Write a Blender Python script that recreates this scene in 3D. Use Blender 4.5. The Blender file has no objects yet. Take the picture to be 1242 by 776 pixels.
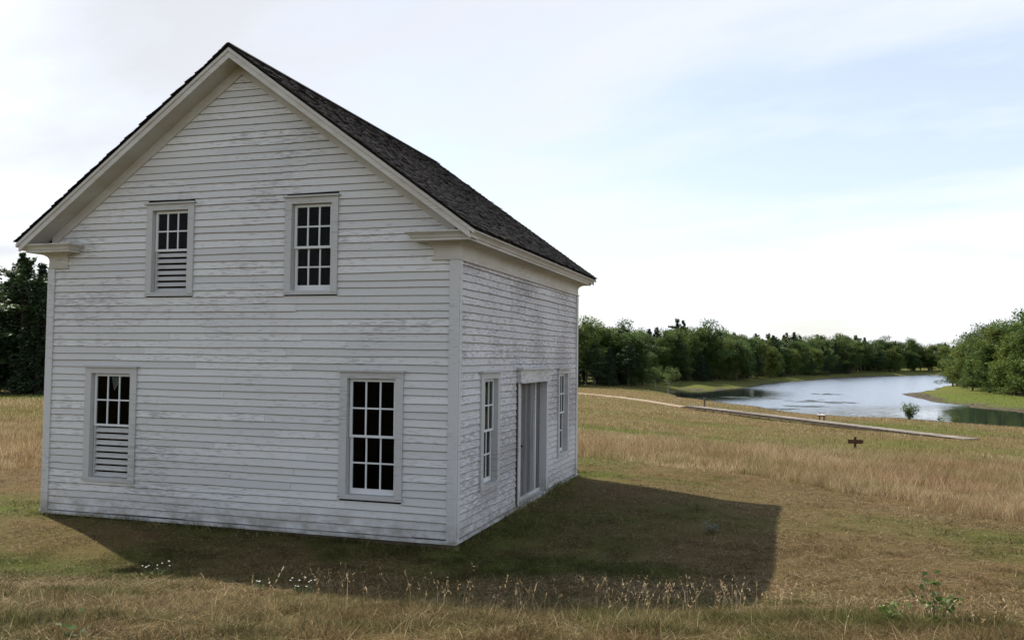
import bpy, math, random
import numpy as np
from mathutils import Vector, Matrix
random.seed(7); RNG=np.random.default_rng(7)
C=bpy.data.collections.new('scene'); bpy.context.scene.collection.children.link(C)
sc=bpy.context.scene
R=math.radians
CLOUD_SEED=3.7; CLOUD=(6.15,6.35,6.75); EXPO=0.64; WEEDMATS=[(11,140.5,5,5),(3.5,115.5,3,2.4),(8,125,4,2),(-1,150,5,3),(13,174,3.5,5)]
WZ=-4.25
CP=np.array([(4.6,-12.2,1.22),(4.6,-8,1.16),(0.2,-8,1.02),(8.5,-8,1.15),(3.1,-7.2,1.08),(5.9,-6.4,1.08),(2.5,-5.4,.66),(2.75,-4,.29),(-2.2,-5.8,.55),
 (-4,-2,-.17),(-3.8,-.35,-.09),(-6.2,-.35,-.08),(0,-2,-.12),(0,0,-.10),(-7.6,0,-.06),(0,7.9,-.06),(5,5.2,-.12),(4.3,-2.5,.16),(8,-2.6,.42),(8,8,-.4),(11,15,-.9),(9,24,-1.25),(-8,10,-.1),(-10,1.3,-.08),
 (-15,15,-.15),(-30,19,-.3),(-60,47,-1.3),(-100,60,-1.5),(8.5,39.5,-1.95),(15,43.6,-1.95),(10.7,52.8,-2.2),(5.4,61.6,-2.35),(-3.4,75.7,-2.4),(-16.5,81,-1.5),(-11,79.6,-1.85),
 (-22,140,-2.9),(-60,120,-2.2),(-10,30,-.7),(-10,55,-1.3),(0,45,-1.7),(-40,250,-2.7),(-12,330,-2.8),(-40,400,-1.6),(100,600,.5),(60,520,-2),(0,-40,2),(60,-40,1.2),(-60,-30,1.5),
 (40,20,-1.7),(60,50,-3),(29,85,-3.6),(12,95,-3.7),(-5,115,-3.5),(80,150,-3.3),(150,200,-2.5),(300,100,-2),(-300,200,-1.2),(-300,600,2),(400,700,2),(300,-100,1),(-300,-150,1.5)],float)
WATER=np.array([(-14.8,157.5),(-17.4,186),(-10.2,180),(-2.4,212.7),(4.6,257.3),(19.1,316.6),(31,357.5),(75.3,459),(150,478),(420,500),(420,400),(150,330),(70,280),(48.3,255.3),(43.6,234.9),
 (36,205),(29,185.6),(27.9,165.4),(28.9,150),(31.4,138.2),(33.7,128.8),(36,122),(55,112),(140,95),(400,70),(400,40),(140,66),(60,82),(29,92),(26.8,95.1),(24.1,97.2),(21.5,100.8),(18.5,104.6),(12.7,101.8),(9.7,103.5),(3.5,115.2),(-1.2,124),(-6.8,134.5),(-10.4,136.3),(-13.2,147)],float)
def _tps(P):
    n=len(P); S=100.
    d2=((P[:,None,:2]-P[None,:,:2])**2).sum(-1)/S**2
    K=np.where(d2>0,d2*np.log(d2+1e-12),0)+np.eye(n)*2e-6
    A=np.zeros((n+3,n+3)); A[:n,:n]=K; A[:n,n]=1; A[:n,n+1:]=P[:,:2]/S; A[n,:n]=1; A[n+1:,:n]=P[:,:2].T/S
    return np.linalg.solve(A,np.r_[P[:,2],0,0,0])
TW=_tps(CP)
def tps(x,y):
    S=100.; z=TW[-3]+TW[-2]*x/S+TW[-1]*y/S
    for (a,b,_),w in zip(CP,TW):
        d2=((x-a)**2+(y-b)**2)/S**2
        z=z+w*d2*np.log(d2+1e-12)
    return z
def sdist(x,y):
    """signed distance to the river outline, positive on land"""
    P=WATER; Q=np.roll(P,-1,0); best=np.full(x.shape,1e9); ins=np.zeros(x.shape,bool)
    for (ax,ay),(bx,by) in zip(P,Q):
        ex,ey=bx-ax,by-ay; t=np.clip(((x-ax)*ex+(y-ay)*ey)/(ex*ex+ey*ey),0,1)
        best=np.minimum(best,(x-ax-t*ex)**2+(y-ay-t*ey)**2)
        c=((ay>y)!=(by>y)); 
        with np.errstate(all='ignore'): ins^=c&(x<ex*(y-ay)/(ey if ey else 1e-9)+ax)
    d=np.sqrt(best); return np.where(ins,-d,d)
def vnoise(x,y,s,seed=0):
    x=x/s+seed*17.3; y=y/s-seed*9.1
    xi=np.floor(x); yi=np.floor(y); fx=x-xi; fy=y-yi; fx=fx*fx*(3-2*fx); fy=fy*fy*(3-2*fy)
    def h(a,b):
        v=np.sin(a*127.1+b*311.7+seed*74.7)*43758.5453; return v-np.floor(v)
    return (h(xi,yi)*(1-fx)+h(xi+1,yi)*fx)*(1-fy)+(h(xi,yi+1)*(1-fx)+h(xi+1,yi+1)*fx)*fy
def ground_z(x,y):
    x=np.asarray(x,float); y=np.asarray(y,float)
    s=sdist(x,y)+ (vnoise(x,y,6,3)-.5)*2.5*np.clip((np.hypot(x,y)-60)/60,0,1)
    land=np.clip(tps(x,y),WZ+.35,14)
    t=np.clip(s/14,0,1); t=t*(2-t)
    zl=WZ+(land-WZ)*t
    near=np.clip(1-np.hypot(x,y-2)/60,0,1)
    zl=zl+(vnoise(x,y,1.7,1)-.5)*.05+(vnoise(x,y,5,2)-.5)*.07*np.clip(np.hypot(x+3.8,y-4)/9-.7,0,1)
    return np.where(s>0,zl,WZ-np.minimum(2,.12*-s))

# ------------------------------------------------------------------ node helpers
def new_mat(name):
    m=bpy.data.materials.new(name); m.use_nodes=True; nt=m.node_tree
    for n in list(nt.nodes): nt.nodes.remove(n)
    out=nt.nodes.new('ShaderNodeOutputMaterial')
    return m,nt,out
class NT:
    def __init__(s,nt): s.nt=nt; s.l=nt.links
    def n(s,t,**k):
        o=s.nt.nodes.new('ShaderNode'+t)
        for a,b in k.items(): setattr(o,a,b)
        return o
    def link(s,a,b): s.l.new(a,b)
    def setin(s,sock,v):
        if hasattr(v,'is_output') : s.l.new(v,sock)
        else: sock.default_value=v
    def attr(s,name): return s.n('Attribute',attribute_name=name).outputs['Fac']
    def attrc(s,name): return s.n('Attribute',attribute_name=name).outputs['Color']
    def pos(s): return s.n('NewGeometry').outputs['Position']
    def noise(s,vec,scale=(1,1,1),detail=4,rough=.55,sc=1.0,out='Fac'):
        m=s.n('Mapping'); m.inputs['Scale'].default_value=scale; s.link(vec,m.inputs['Vector'])
        t=s.n('TexNoise'); t.inputs['Scale'].default_value=sc; t.inputs['Detail'].default_value=detail; t.inputs['Roughness'].default_value=rough
        s.link(m.outputs[0],t.inputs['Vector']); return t.outputs[out]
    def ramp(s,f,stops):
        r=s.n('ValToRGB'); e=r.color_ramp.elements
        while len(e)<len(stops): e.new(.5)
        for el,(p,c) in zip(e,stops): el.position=p; el.color=(c,c,c,1) if not hasattr(c,'__len__') else (*c,1)
        s.setin(r.inputs[0],f); return r.outputs[0]
    def mix(s,f,a,b,blend='MIX'):
        m=s.n('Mix',data_type='RGBA',blend_type=blend)
        s.setin(m.inputs[0],f)
        for i,v in((6,a),(7,b)):
            if isinstance(v,tuple): v=(*v[:3],1)
            s.setin(m.inputs[i],v)
        return m.outputs[2]
    def math(s,op,a,b=0.0,clamp=False):
        m=s.n('Math',operation=op,use_clamp=clamp); s.setin(m.inputs[0],a); s.setin(m.inputs[1],b); return m.outputs[0]
    def bsdf(s,out,col,rough=.8,spec=.3,normal=None,**k):
        b=s.n('BsdfPrincipled')
        if isinstance(col,tuple): col=(*col[:3],1)
        s.setin(b.inputs['Base Color'],col); s.setin(b.inputs['Roughness'],rough); s.setin(b.inputs['Specular IOR Level'],spec)
        for a,v in k.items(): s.setin(b.inputs[a],v)
        if normal is not None: s.link(normal,b.inputs['Normal'])
        if out is not None: s.link(b.outputs[0],out.inputs[0])
        return b
    def bump(s,h,strength=.3,dist=.01):
        b=s.n('Bump'); b.inputs['Strength'].default_value=strength; b.inputs['Distance'].default_value=dist; s.link(h,b.inputs['Height']); return b.outputs[0]

def mat_paint(name,base,grey,amount,streak=.5,warm=None):
    """old white paint: tone differs board by board, worn to grey wood in ragged streaks along the boards"""
    m,nt,out=new_mat(name); N=NT(nt); P=N.pos(); tone=N.attr('tone')
    col=N.mix(tone,tuple(c*.86 for c in base),tuple(min(c*1.07,.85) for c in base))
    blot=N.noise(P,(.55,.55,.8),4,.6)
    col=N.mix(N.ramp(blot,[(.35,0),(.75,.35)]),col,tuple(c*.82*w for c,w in zip(base,(1.0,.98,1.0))))
    fine=N.noise(P,(5,5,42),5,.7)
    big=N.noise(P,(.5,.5,.7),3,.5)
    mask=N.math('ADD',fine,N.math('MULTIPLY',N.math('SUBTRACT',big,.5),.55))
    mask=N.math('ADD',mask,N.math('MULTIPLY',N.math('SUBTRACT',tone,.5),.10))
    worn=N.ramp(mask,[(.66-amount,0),(.78-amount,1)])
    worn=N.math('MULTIPLY',worn,.62)
    col=N.mix(worn,col,grey)
    speck=N.ramp(N.noise(P,(28,28,90),3,.6),[(.63,0),(.72,.55)])
    col=N.mix(N.math('MULTIPLY',speck,.6),col,tuple(g*.6 for g in grey))
    z=N.n('SeparateXYZ'); N.link(P,z.inputs[0])   # mud splashed up from the ground
    sp=N.math('MULTIPLY',N.ramp(z.outputs[2],[(.0,1),(.42,0)]),N.ramp(N.noise(P,(3,3,5),4,.65),[(.38,0),(.62,.75)]))
    col=N.mix(sp,col,(.20,.18,.14))
    if warm:
        w=N.ramp(N.noise(P,(1.2,1.2,3),3,.6),[(.4,0),(.65,.6)]); col=N.mix(w,col,warm)
    nrm=N.bump(N.noise(P,(8,8,70),4,.65),.35,.006)
    N.bsdf(out,col,.75,.2,nrm); return m
def mat_wood(name,c0,c1,scale=(6,6,30),rough=.85):
    m,nt,out=new_mat(name); N=NT(nt); P=N.pos()
    f=N.math('ADD',N.math('MULTIPLY',N.noise(P,scale,5,.65),.7),N.math('MULTIPLY',N.attr('tone'),.3))
    col=N.mix(N.ramp(f,[(.3,0),(.7,1)]),c0,c1)
    N.bsdf(out,col,rough,.2,N.bump(f,.4,.01)); return m
def mat_plain(name,c,rough=.8,spec=.3):
    m,nt,out=new_mat(name); N=NT(nt)
    f=N.noise(N.pos(),(9,9,9),4,.6)
    N.bsdf(out,N.mix(f,tuple(x*.75 for x in c),tuple(x*1.2 for x in c)),rough,spec); return m
def mat_leaf(name,dark,light,yellow,transl=.3):
    m,nt,out=new_mat(name); N=NT(nt); t=N.attr('tone'); oi=N.n('ObjectInfo').outputs['Random']
    col=N.mix(t,dark,light)
    col=N.mix(N.math('MULTIPLY',N.ramp(oi,[(.45,0),(1,1)]),.55),col,yellow)
    col=N.mix(N.math('MULTIPLY',N.ramp(N.math('FRACT',N.math('MULTIPLY',oi,7.3)),[(.4,0),(1,1)]),.45),col,tuple(c*.55 for c in dark))
    a=N.bsdf(None,col,.6,.25); b=N.n('BsdfTranslucent'); N.link(col,b.inputs[0])
    x=N.n('MixShader'); x.inputs[0].default_value=transl; N.link(a.outputs[0],x.inputs[1]); N.link(b.outputs[0],x.inputs[2]); N.link(x.outputs[0],out.inputs[0])
    return m

M={}
M['clap']=mat_paint('weathered_clapboard_paint',(.59,.585,.565),(.225,.21,.205),.105)
M['clapside']=mat_paint('peeling_clapboard_paint',(.59,.58,.575),(.175,.155,.16),.205)
M['corner']=mat_paint('corner_board_paint',(.53,.527,.51),(.25,.235,.22),.10)
M['edge']=mat_paint('lap_shadow_edge',(.20,.185,.18),(.07,.06,.055),.12)  # lap shadow put into the colour: dark strip along each board's lower lip
M['trim']=mat_paint('weathered_trim_paint',(.47,.465,.445),(.24,.22,.20),.11)
M['soffit']=mat_paint('stained_cornice_paint',(.52,.505,.465),(.28,.24,.19),.09,warm=(.38,.34,.27))
M['sash']=mat_paint('sash_paint',(.62,.63,.62),(.42,.42,.41),-.02)
M['door']=mat_wood('bare_door_wood',(.07,.066,.066),(.22,.213,.213),(18,18,1.4))
M['shingle']=None
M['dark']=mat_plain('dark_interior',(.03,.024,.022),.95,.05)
M['floor']=mat_wood('old_floor_boards',(.05,.032,.022),(.10,.065,.04),(2,20,2))
M['stone']=mat_plain('foundation_stone',(.17,.13,.10))
M['plank']=mat_wood('grey_boardwalk_planks',(.17,.148,.125),(.31,.27,.228),(6,6,6))
M['stringer']=mat_wood('dark_boardwalk_beam',(.05,.04,.032),(.10,.08,.06),(6,6,6))
M['signwood']=mat_wood('brown_sign_wood',(.045,.022,.012),(.085,.042,.02),(6,6,20))
M['signpanel']=mat_plain('pale_sign_panel',(.40,.39,.39),.5)
M['post']=mat_wood('brown_post_wood',(.07,.055,.035),(.15,.12,.08),(10,10,2))
M['bark']=mat_wood('bark',(.035,.028,.022),(.10,.085,.07),(6,6,1.2),.95)
M['deadwood']=mat_wood('dead_wood',(.13,.11,.09),(.26,.23,.19),(6,6,1.2),.95)
M['broad']=mat_leaf('broad_leaves',(.036,.068,.016),(.115,.178,.038),(.17,.19,.036),.42)
M['needle']=mat_leaf('needles',(.028,.052,.019),(.085,.130,.044),(.085,.10,.03),.25)
M['darkneedle']=mat_leaf('dark_needles',(.020,.040,.018),(.055,.090,.036),(.04,.05,.015),.12)
M['weed']=mat_leaf('weed_leaves',(.03,.065,.012),(.09,.16,.028),(.13,.18,.035),.35)
M['paleweed']=mat_leaf('pale_weed_leaves',(.10,.125,.08),(.20,.23,.165),(.2,.23,.13),.3)
M['petal']=mat_plain('white_petals',(.72,.72,.68),.7)
def mk_shingle():
    m,nt,out=new_mat('weathered_shingles'); N=NT(nt); P=N.pos(); t=N.attr('tone')
    col=N.ramp(t,[(0,(.009,.008,.008)),(.55,(.023,.020,.019)),(.85,(.050,.043,.040)),(1,(.14,.12,.11))])
    col=N.mix(N.ramp(N.noise(P,(3,3,3),5,.6),[(.45,0),(.7,.7)]),col,(.026,.024,.021))
    N.bsdf(out,col,.9,.1,N.bump(N.noise(P,(10,40,10),4,.6),.5,.01)); return m
M['shingle']=mk_shingle()
def mk_glass():
    m,nt,out=new_mat('old_window_glass'); N=NT(nt)
    tr=N.n('BsdfTransparent'); tr.inputs[0].default_value=(.60,.62,.61,1)
    gl=N.n('BsdfGlossy'); gl.inputs['Roughness'].default_value=.03; gl.inputs[0].default_value=(.8,.8,.8,1)
    N.link(N.bump(N.noise(N.pos(),(5,5,5),2,.5),.25,.01),gl.inputs['Normal'])
    lw=N.n('LayerWeight'); lw.inputs[0].default_value=.5; fr=N.math('ADD',.005,N.math('MULTIPLY',N.math('POWER',lw.outputs['Facing'],4.0),.55))
    x=N.n('MixShader'); N.link(fr,x.inputs[0]); N.link(tr.outputs[0],x.inputs[1]); N.link(gl.outputs[0],x.inputs[2]); N.link(x.outputs[0],out.inputs[0])
    return m
M['glass']=mk_glass()

# ------------------------------------------------------------------ mesh helpers
class MB:
    def __init__(s): s.v=[]; s.f=[]; s.t=[]; s.m=[]
    def face(s,idx,t=.5,m=0): s.f.append(idx); s.t.append(t); s.m.append(m)
    def hexa(s,p,t=None,m=0):
        """8 points: bottom ring 0-3, top ring 4-7"""
        t=random.random() if t is None else t
        b=len(s.v); s.v+= [tuple(q) for q in p]
        for q in((0,3,2,1),(4,5,6,7),(0,1,5,4),(1,2,6,5),(2,3,7,6),(3,0,4,7)): s.face([b+i for i in q],t,m)
    def box(s,x0,x1,y0,y1,z0,z1,t=None,m=0):
        s.hexa([(x0,y0,z0),(x1,y0,z0),(x1,y1,z0),(x0,y1,z0),(x0,y0,z1),(x1,y0,z1),(x1,y1,z1),(x0,y1,z1)],t,m)
    def fbox(s,F,u0,u1,z0,z1,n0,n1,t=None,m=0):
        """box in a wall frame F: u along the wall, z up, n outward"""
        s.hexa([F(u0,z0,n0),F(u1,z0,n0),F(u1,z0,n1),F(u0,z0,n1),F(u0,z1,n0),F(u1,z1,n0),F(u1,z1,n1),F(u0,z1,n1)],t,m)
    def beam(s,a,b,w,h,up=(0,0,1),t=None,m=0):
        a=Vector(a);b=Vector(b);d=(b-a).normalized();r=d.cross(Vector(up)).normalized();u=r.cross(d)
        s.hexa([a-r*w/2-u*h/2,a+r*w/2-u*h/2,b+r*w/2-u*h/2,b-r*w/2-u*h/2,a-r*w/2+u*h/2,a+r*w/2+u*h/2,b+r*w/2+u*h/2,b-r*w/2+u*h/2],t,m)
    def tube(s,pts,rad,n=6,t=.5,m=0):
        pts=[Vector(p) for p in pts]; b=len(s.v)
        for i,p in enumerate(pts):
            d=(pts[min(i+1,len(pts)-1)]-pts[max(i-1,0)])
            d=d.normalized() if d.length>1e-9 else Vector((0,0,1))
            r=d.cross(Vector((.31,.95,.05)) if abs(d.z)>.5 else Vector((0,0,1))).normalized(); u=r.cross(d)
            for k in range(n):
                a=2*math.pi*k/n; s.v.append(tuple(p+(r*math.cos(a)+u*math.sin(a))*rad[i]))
        for i in range(len(pts)-1):
            for k in range(n):
                k2=(k+1)%n; s.face([b+i*n+k,b+i*n+k2,b+(i+1)*n+k2,b+(i+1)*n+k],t,m)
        s.face([b+k for k in range(n)][::-1],t,m); e=b+(len(pts)-1)*n; s.face([e+k for k in range(n)],t,m)
    def mesh(s,name,mats,origin=(0,0,0)):
        o=Vector(origin); me=bpy.data.meshes.new(name)
        me.from_pydata([tuple(Vector(v)-o) for v in s.v],[],s.f)
        a=me.attributes.new('tone','FLOAT','FACE'); a.data.foreach_set('value',s.t)
        for mt in (mats if isinstance(mats,(list,tuple)) else [mats]): me.materials.append(mt)
        me.polygons.foreach_set('material_index',s.m); me.update(); return me
def link(name,me,parent=None,loc=(0,0,0)):
    o=bpy.data.objects.new(name,me); C.objects.link(o); o.location=loc
    if parent: o.parent=parent
    return o
def tag(o,label=None,cat=None,group=None,kind=None):
    if label: o['label']=label
    if cat: o['category']=cat
    if group: o['group']=group
    if kind: o['kind']=kind
    return o
def empty(name,loc,label,cat,group=None):
    o=bpy.data.objects.new(name,None); C.objects.link(o); o.location=loc; o.empty_display_size=.3
    return tag(o,label,cat,group)
def np_mesh(name,V,F4=None,F3=None,mats=(),vattr=None,fattr=None,smooth=False):
    """mesh from numpy arrays of quads and triangles"""
    me=bpy.data.meshes.new(name); me.vertices.add(len(V)); me.vertices.foreach_set('co',np.asarray(V,np.float32).ravel())
    n4=0 if F4 is None else len(F4); n3=0 if F3 is None else len(F3)
    idx=np.concatenate([np.asarray(F4,np.int32).ravel() if n4 else np.zeros(0,np.int32),np.asarray(F3,np.int32).ravel() if n3 else np.zeros(0,np.int32)])
    me.loops.add(len(idx)); me.loops.foreach_set('vertex_index',idx)
    st=np.concatenate([np.arange(n4)*4,n4*4+np.arange(n3)*3]).astype(np.int32)
    me.polygons.add(n4+n3); me.polygons.foreach_set('loop_start',st)
    for k,v in (vattr or {}).items(): me.attributes.new(k,'FLOAT','POINT').data.foreach_set('value',np.asarray(v,np.float32))
    for k,v in (fattr or {}).items(): me.attributes.new(k,'FLOAT','FACE').data.foreach_set('value',np.asarray(v,np.float32))
    for m in mats: me.materials.append(m)
    me.update(calc_edges=True); me.validate()
    if smooth: me.polygons.foreach_set('use_smooth',np.ones(n4+n3,bool))
    return me

# ------------------------------------------------------------------ ground, path, river
PATH=np.array([(-75,128),(-45,124),(-24,110),(-17,99.7),(-12.3,88.5),(-7.5,81.6),(-4.2,77.7)])
PATH2=np.array([(15.7,47),(16.6,44.6),(17.6,42.5),(18.4,41)])
def seg_dist(x,y,P):
    best=np.full(np.shape(x),1e9)
    for (ax,ay),(bx,by) in zip(P[:-1],P[1:]):
        ex,ey=bx-ax,by-ay; t=np.clip(((x-ax)*ex+(y-ay)*ey)/(ex*ex+ey*ey),0,1)
        best=np.minimum(best,np.hypot(x-ax-t*ex,y-ay-t*ey))
    return best
TALL=np.array([(-90,-14),(-20,-2),(-12,4.5),(-9,11),(-1,12.8),(3.3,12.2),(5.4,11),(6.6,9.6),(7.6,7.6),(9.2,5.8),(14,2),(60,-12)])
def tallness(x,y):
    e=y-np.interp(x,TALL[:,0],TALL[:,1])+(vnoise(x,y,1.3,5)-.5)*2.0
    return np.clip(e/2.6,0,1)
BLOBS=[(-3.1,33.4,4.5,1.3,.9),(-1.0,34.6,2.5,1.0,.9),(-6,33,3,1.5,.8),(-.5,48,4,3,.5),(-4.7,-3.0,1.6,.6,.45),(-3.3,-3.0,.9,.35,.5),(1.9,-.5,.9,.35,.75),(1.2,-.9,.5,.3,.7),(2.5,-.4,1.0,.3,.6),(-.2,8.6,1.2,.6,.9),(1.2,9.2,1.3,.5,.45),(2.6,8.4,1.2,.35,.4),
 (.35,4.5,.3,3.5,.4),(-3.5,-.25,4,.2,.4),(6.6,5.6,.8,.5,.5),(3.0,-4.6,2.6,.35,.4),(5.5,-4.5,.7,.4,.6),(16,60,7,7,.55),(12,70,8,6,.6),(-31,24,9,6,.45),(-60,47,16,7,.8),(4.2,-2.4,1.2,.35,.5),(-8.4,.5,1.0,1.0,.6),(11,30,5,3,.35),(8,40,5,4,.35)]
def greenness(x,y):
    g=.15+.6*np.clip((vnoise(x,y,3.1,11)*.5+vnoise(x,y,.9,12)*.3+vnoise(x,y,.3,13)*.2-.48)*3,0,1)
    g*=np.where(tallness(x,y)>.5,.55,1)
    for a,b,rx,ry,k in BLOBS: g=g+k*np.exp(-(((x-a)/rx)**2+((y-b)/ry)**2))
    g=g+.26*np.clip((-y-2.8)/1,0,1)*np.clip(vnoise(x,y,.6,15)*2.2-.5,0,1)
    g=g+.22*np.clip((y-27)/8,0,1)*np.clip(vnoise(x,y,9,14)*1.6-.1,0,1)*(y<125)
    d=np.hypot(x,y); far=np.clip((y-120)/40,0,1)
    g=np.maximum(g,far*(.62+.3*vnoise(x,y,14,8)))
    spit=np.exp(-(((x-46)/22)**2+((y-152)/26)**2)); g=np.maximum(g,np.clip(spit*2.2,0,1)*(x>25))
    return np.clip(g,0,1)
def redness(x,y):
    r=np.clip((vnoise(x,y,7,21)*.4+vnoise(x,y,2.2,22)*.35+vnoise(x,y,.5,23)*.25-.36)*2.4,0,1)
    band=np.exp(-((y-(17.5-.0*x))/7)**2)
    return np.clip(r*.75+.14+.35*tallness(x,y)*band,0,1)

def mk_ground():
    m,nt,out=new_mat('dry_meadow'); N=NT(nt); P=N.pos()
    g=N.attr('green'); rd=N.attr('red'); mud=N.attr('mud')
    f1=N.noise(P,(3,3,3),6,.65); f2=N.noise(P,(22,22,22),4,.7)
    dry=N.mix(N.ramp(f1,[(.3,0),(.7,1)]),(.135,.090,.043),(.225,.158,.078))
    dry=N.mix(N.ramp(f2,[(.4,0),(.65,1)]),dry,(.075,.053,.028))
    dry=N.mix(N.math('MULTIPLY',rd,.6),dry,(.19,.108,.052))
    grn=N.mix(N.ramp(f2,[(.35,0),(.7,1)]),(.062,.085,.018),(.165,.190,.042))
    col=N.mix(g,dry,grn)
    mc=N.mix(N.ramp(N.noise(P,(1.5,1.5,1.5),4,.6),[(.4,0),(.6,1)]),(.05,.042,.03),(.125,.105,.078))
    col=N.mix(mud,col,mc)
    N.bsdf(out,col,.95,.05,N.bump(N.math('ADD',f1,N.math('MULTIPLY',f2,1.5)),.9,.07)); return m
M['ground']=mk_ground()
def axis(lo,hi,a,b,h,g):
    inner=np.arange(a,b+h/2,h); r=[]; s=0
    while True:
        s+=h+g*s
        if b+s>hi: r.append(hi); break
        r.append(b+s)
    l=[]; s=0
    while True:
        s+=h+g*s
        if a-s<lo: l.append(lo); break
        l.append(a-s)
    return np.concatenate([l[::-1],inner,r])
gx=axis(-900,900,-12,14,.28,.022); gy=axis(-250,1500,-13,22,.28,.022)
GX,GY=np.meshgrid(gx,gy); fx,fy=GX.ravel(),GY.ravel(); GZ=ground_z(fx,fy)
ny,nx=GX.shape; I=np.arange(nx*ny).reshape(ny,nx)
F=np.stack([I[:-1,:-1],I[:-1,1:],I[1:,1:],I[1:,:-1]],-1).reshape(-1,4)
mud=np.clip((WZ+.10+.30*vnoise(fx,fy,4,4)+.4*np.exp(-((fx-29.5)/3)**2-((fy-172)/14)**2)-GZ)/.15,0,1)
gm=np_mesh('ground',np.stack([fx,fy,GZ],1),F,None,[M['ground']],{'green':greenness(fx,fy),'red':redness(fx,fy),'mud':mud},smooth=True)
tag(link('ground',gm),kind='structure')

def ribbon(P,w,lift,name,mat,step=.7):
    P=np.asarray(P,float); L=np.r_[0,np.cumsum(np.hypot(*np.diff(P,axis=0).T))]; s=np.arange(0,L[-1],step); s=np.r_[s,L[-1]]
    x=np.interp(s,L,P[:,0]); y=np.interp(s,L,P[:,1])
    k=np.ones(9)/9; 
    xs=np.convolve(np.pad(x,4,'edge'),k,'valid'); ys=np.convolve(np.pad(y,4,'edge'),k,'valid')
    tx=np.gradient(xs); ty=np.gradient(ys); q=np.hypot(tx,ty); nxv,nyv=-ty/q,tx/q
    cols=np.linspace(-.5,.5,5); V=[]
    ww=w*(1+.25*(vnoise(xs,ys,2.0,31)-.5)) 
    for c in cols:
        X=xs+nxv*c*ww; Y=ys+nyv*c*ww; V.append(np.stack([X,Y,ground_z(X,Y)+lift*(1-abs(c)*1.6)],1))
    V=np.stack(V,1); n=len(s); J=np.arange(n*5).reshape(n,5)
    F=np.stack([J[:-1,:-1],J[1:,:-1],J[1:,1:],J[:-1,1:]],-1).reshape(-1,4)
    return tag(link(name,np_mesh(name,V.reshape(-1,3),F,None,[mat],smooth=True)),kind='structure')
def mk_sand():
    m,nt,out=new_mat('sandy_path'); N=NT(nt); P=N.pos()
    f=N.noise(P,(3,3,3),5,.65); N.bsdf(out,N.mix(f,(.22,.17,.115),(.33,.265,.19)),.95,.05); return m
M['sand']=mk_sand()
ribbon(PATH,1.8,.18,'path',M['sand'])

def mk_water():
    m,nt,out=new_mat('river_water'); N=NT(nt); P=N.pos()
    w1=N.noise(P,(1.1,1.1,1),2,.45); w2=N.noise(P,(.25,.25,1),2,.5); calmz=N.attr('calm')
    calm=N.noise(P,(.035,.012,1),3,.5)
    h=N.math('MULTIPLY',N.math('ADD',w1,N.math('MULTIPLY',w2,.8)),N.math('MULTIPLY',N.ramp(calm,[(.38,.35),(.6,1)]),N.math('SUBTRACT',1.0,N.math('MULTIPLY',calmz,.93))))
    nb=N.bump(h,.9,.26)
    df=N.n('BsdfDiffuse'); df.inputs[0].default_value=(.020,.028,.026,1)
    gl=N.n('BsdfGlossy'); gl.inputs[0].default_value=(.93,.96,1,1); N.link(nb,gl.inputs['Normal']); N.link(N.math('SUBTRACT',.20,N.math('MULTIPLY',calmz,.17)),gl.inputs['Roughness'])
    fr=N.n('Fresnel'); fr.inputs[0].default_value=1.333
    x=N.n('MixShader'); N.link(fr.outputs[0],x.inputs[0]); N.link(df.outputs[0],x.inputs[1]); N.link(gl.outputs[0],x.inputs[2]); N.link(x.outputs[0],out.inputs[0]); return m
M['water']=mk_water()
wx_,wy_=np.meshgrid(np.arange(-60,521,4.),np.arange(30,561,4.)); wfx,wfy=wx_.ravel(),wy_.ravel()
calm=np.clip(2.2-1.4*np.hypot((wfx+12)/13,(wfy-168)/26),0,1)+np.clip(2.6-1.4*np.hypot((wfx-50)/26,(wfy-110)/20),0,1)
wn=wx_.shape; J=np.arange(wfx.size).reshape(wn); WF=np.stack([J[:-1,:-1],J[:-1,1:],J[1:,1:],J[1:,:-1]],-1).reshape(-1,4)
tag(link('water',np_mesh('water',np.stack([wfx,wfy,np.full(wfx.size,WZ)],1),WF,None,[M['water']],{'calm':np.clip(calm,0,1)})),kind='structure')

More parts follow.
